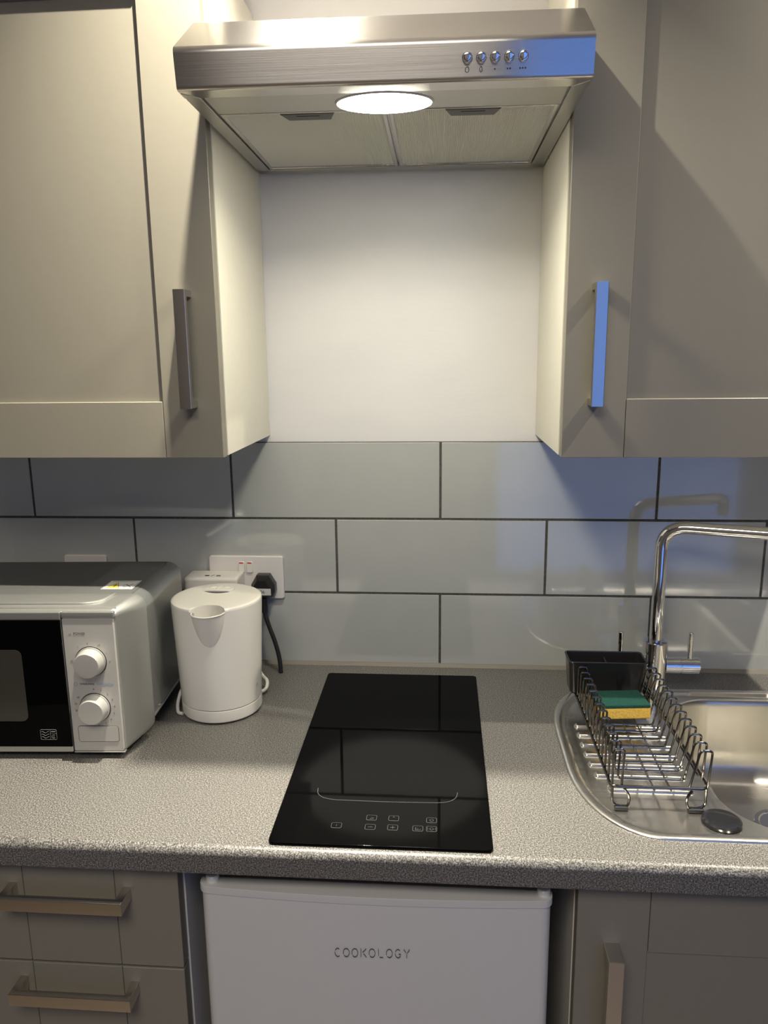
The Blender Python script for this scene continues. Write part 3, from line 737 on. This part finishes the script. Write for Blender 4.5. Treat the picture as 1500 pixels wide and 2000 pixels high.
# drainer ribs
for k, (ry, rx0) in enumerate(((-.2300, .2620), (-.2610, .2610), (-.2920, .2608), (-.3215, .2610), (-.3510, .2625), (-.3810, .2660), (-.4160, .2780))):
    r_ = MB(); rx1 = .406 + (.0 if k < 5 else -.006)
    w = .0072 if k < 6 else .0090
    def rl(ins, z): return [(x, y, z) for x, y in rrect(rx0+ins, rx1-ins, ry-w+ins*.8, ry+w-ins*.8, max(.001, w*.8-ins), 4)]
    r_.loft([rl(0, ZD-.0006), rl(.0010, ZD+.0014), rl(.0030, ZD+.0034), rl(.0050, ZD+.0042)], True, True)
    part('drainer_rib', r_, M['sink'], snk, angle=60)
dc = (.600, -.265)
dn = MB(); dn.lathe([(.045, -.1515), (.044, -.1500), (.038, -.1502), (.034, -.1530), (.012, -.1545), (.010, -.1515), (.002, -.1505)], (*dc, 0), 40)
part('drain', dn, M['chrome'], snk, 'round chrome drain')
single('sink_stopper', MB().lathe([(.0245, ZD), (.0255, ZD+.0015), (.0250, ZD+.0045), (.0225, ZD+.0060), (.0185, ZD+.0050), (.010, ZD+.0046), (.001, ZD+.0045)], (.4125, -.4890, 0), 48), mat('glossy_black_plastic', (.014, .014, .016), .09), 'round glossy black disc on the front edge of the sink beside the basin', 'stopper', (.4125, -.4890, ZD))

# ================================================================== TAP
TX, TY = .4235, -.1000
tap = thing('mixer_tap', 'tall chrome mixer tap with square swan neck behind the sink', 'tap', (TX, TY, ZD))
part('tap_body', MB().lathe([(.0255, ZD), (.0255, ZD+.004), (.0215, ZD+.0055), (.0215, .0985), (.0205, .1005), (.0112, .1010)], (TX, TY, 0), 40), M['chrome'], tap)
sd = Vector((.95, -.315, 0)).normalized()
H = .3110
e0 = Vector((TX, TY, H)); e1 = e0 + sd*.205; e2 = e1 - Vector((0, 0, .035))
spt = fillet([(TX, TY, .098), e0, e1, e2], .042, 12)
part('swan_neck', MB().tube(spt, .0110, 24), M['chrome'], tap, 'square bent spout')
zl = .0540
for s_ in (1, -1):
    lv = MB()
    lv.lathe([(.0150, s_*.018), (.0150, s_*.0435), (.0143, s_*.044), (.0143, s_*.0455), (.0152, s_*.046), (.0152, s_*.0765), (.0142, s_*.0780), (.004, s_*.0782)], (TX, TY, zl), 32, 'x')
    l_ = part('valve', lv, M['chrome'], tap)
    part('lever', MB().lathe([(.0046, 0), (.0046, .0475), (.0040, .0485), (.001, .0487)], (TX+s_*.0615, TY, zl+.0135), 18), M['chrome'], l_, 'short upright lever pin').location = (0, 0, 0)

# ================================================================== DISH RACK
rk = thing('dish_rack', 'small dark wire dish rack on the sink drainer', 'dish rack', (.335, -.30, ZD))
RW = .0017
XL, XR, ZFm = .2720, .4020, .0305
YFr, YBk = -.4650, -.1180
frm = MB()
frm.tube(fillet([(XL, -.30, ZFm), (XL, YFr, ZFm), (XR, YFr, ZFm), (XR, YBk, ZFm), (XL, YBk, ZFm), (XL, -.301, ZFm)], .010, 6), .0021, 10)
part('frame', frm, M['wire'], rk)
rail_ = MB(); rail_.tube([(.3870, YFr+.004, .0480), (.3870, YBk, .0480)], .0014, 8); rail_.tube([(.330, YFr-.001, .0265), (.330, YBk, .0265)], .0014, 8); rail_.tube([(.352, YFr-.001, .0265), (.352, YBk, .0265)], .0014, 8)
part('long_wire', rail_, M['wire'], rk)
zt_, zb_ = .0840, .0275
for i in range(13):
    y = YFr + .0024 + .0229*i
    pts = [(XL+.0018, y, ZFm-.002), (XL+.0020, y, zt_), (XL+.0165, y, zt_), (XL+.0145, y, zb_), (.3760, y, zb_), (.3880, y, zt_+.001), (.4035, y, zt_+.001), (XR-.0015, y, ZFm)]
    part('divider_wire', MB().tube(fillet(pts, .0052, 5), RW, 8), M['wire'], rk)
for x0, x1, y in ((XL+.002, XL+.026, YFr), (XR-.004, XR-.030, YFr), (XL+.002, XL+.026, YBk+.01), (XR-.004, XR-.030, YBk+.01)):
    sgn = 1 if x1 > x0 else -1
    pts = [(x0, y, ZFm), (x0, y-.001, .0045), (x1-sgn*.003, y-.003, ZD+.0035), (x1, y-.001, .016), (x1-sgn*.008, y, zb_)]
    part('leg', MB().tube(fillet(pts, .008, 5), .0018, 8), M['wire'], rk)
    part('rubber_foot', MB().box(min(x0, x1)+.003, max(x0, x1)-.002, y-.0065, y+.002, ZD+.0002, ZD+.0062, .0022, 2), M['blackmatt'], rk, 'black rubber foot')
# cutlery caddy hung at the back of the rack
cx0, cx1, cy0, cy1, cz0, cz1 = .2620, .3870, -.1790, -.1330, .0300, .0905
cad = thing('cutlery_caddy', 'black plastic cutlery caddy at the back of the dish rack', 'caddy', ((cx0+cx1)/2, (cy0+cy1)/2, cz0))
cm = MB()
outl = lambda k, z: [(x, y, z) for x, y in rrect(cx0-k, cx1+k, cy0-k, cy1+k, .008, 5)]
inl = lambda k, z: [(x, y, z) for x, y in rrect(cx0+k, cx1-k, cy0+k, cy1-k, .006, 5)]
cm.loft([outl(-.003, cz0), outl(-.001, cz0+.003), outl(.003, cz1-.004), outl(.0045, cz1-.001), outl(.004, cz1), inl(-.001, cz1), inl(-.0002, cz1-.002), inl(.003, cz0+.004)], True, True)
part('bin', cm, M['caddy'], cad)
for x in (.2850, .3450):
    sl = MB(); sl.prism(rrect(x-.0045, x+.0045, cz0+.012, cz1-.014, .003, 3), cy0-.0030, cy0-.0015, 'y')
    part('slot', sl, M['black'], cad, 'dark upright slot')
part('divider', MB().box(.3230, .3250, cy0+.003, cy1-.003, cz0+.006, cz1-.006), M['caddy'], cad)

# ================================================================== SPONGE
spn = thing('sponge', 'yellow washing-up sponge with green scourer top lying in the dish rack', 'sponge', (.332, -.238, .0295), rotz=math.radians(5.5))
spn.rotation_euler = (math.radians(-2), 0, math.radians(5.5))
part('foam', MB().box(-.0415, .0420, -.0300, .0300, .0, .0185, .0020, 3), M['yellow'], spn, 'yellow foam', True)
part('scourer', MB().box(-.0418, .0415, -.0303, .0303, .0183, .0238, .0014, 2), M['green'], spn, 'dark green scourer', True)

for o in S.objects:
    if '_b' in o: del o['_b']
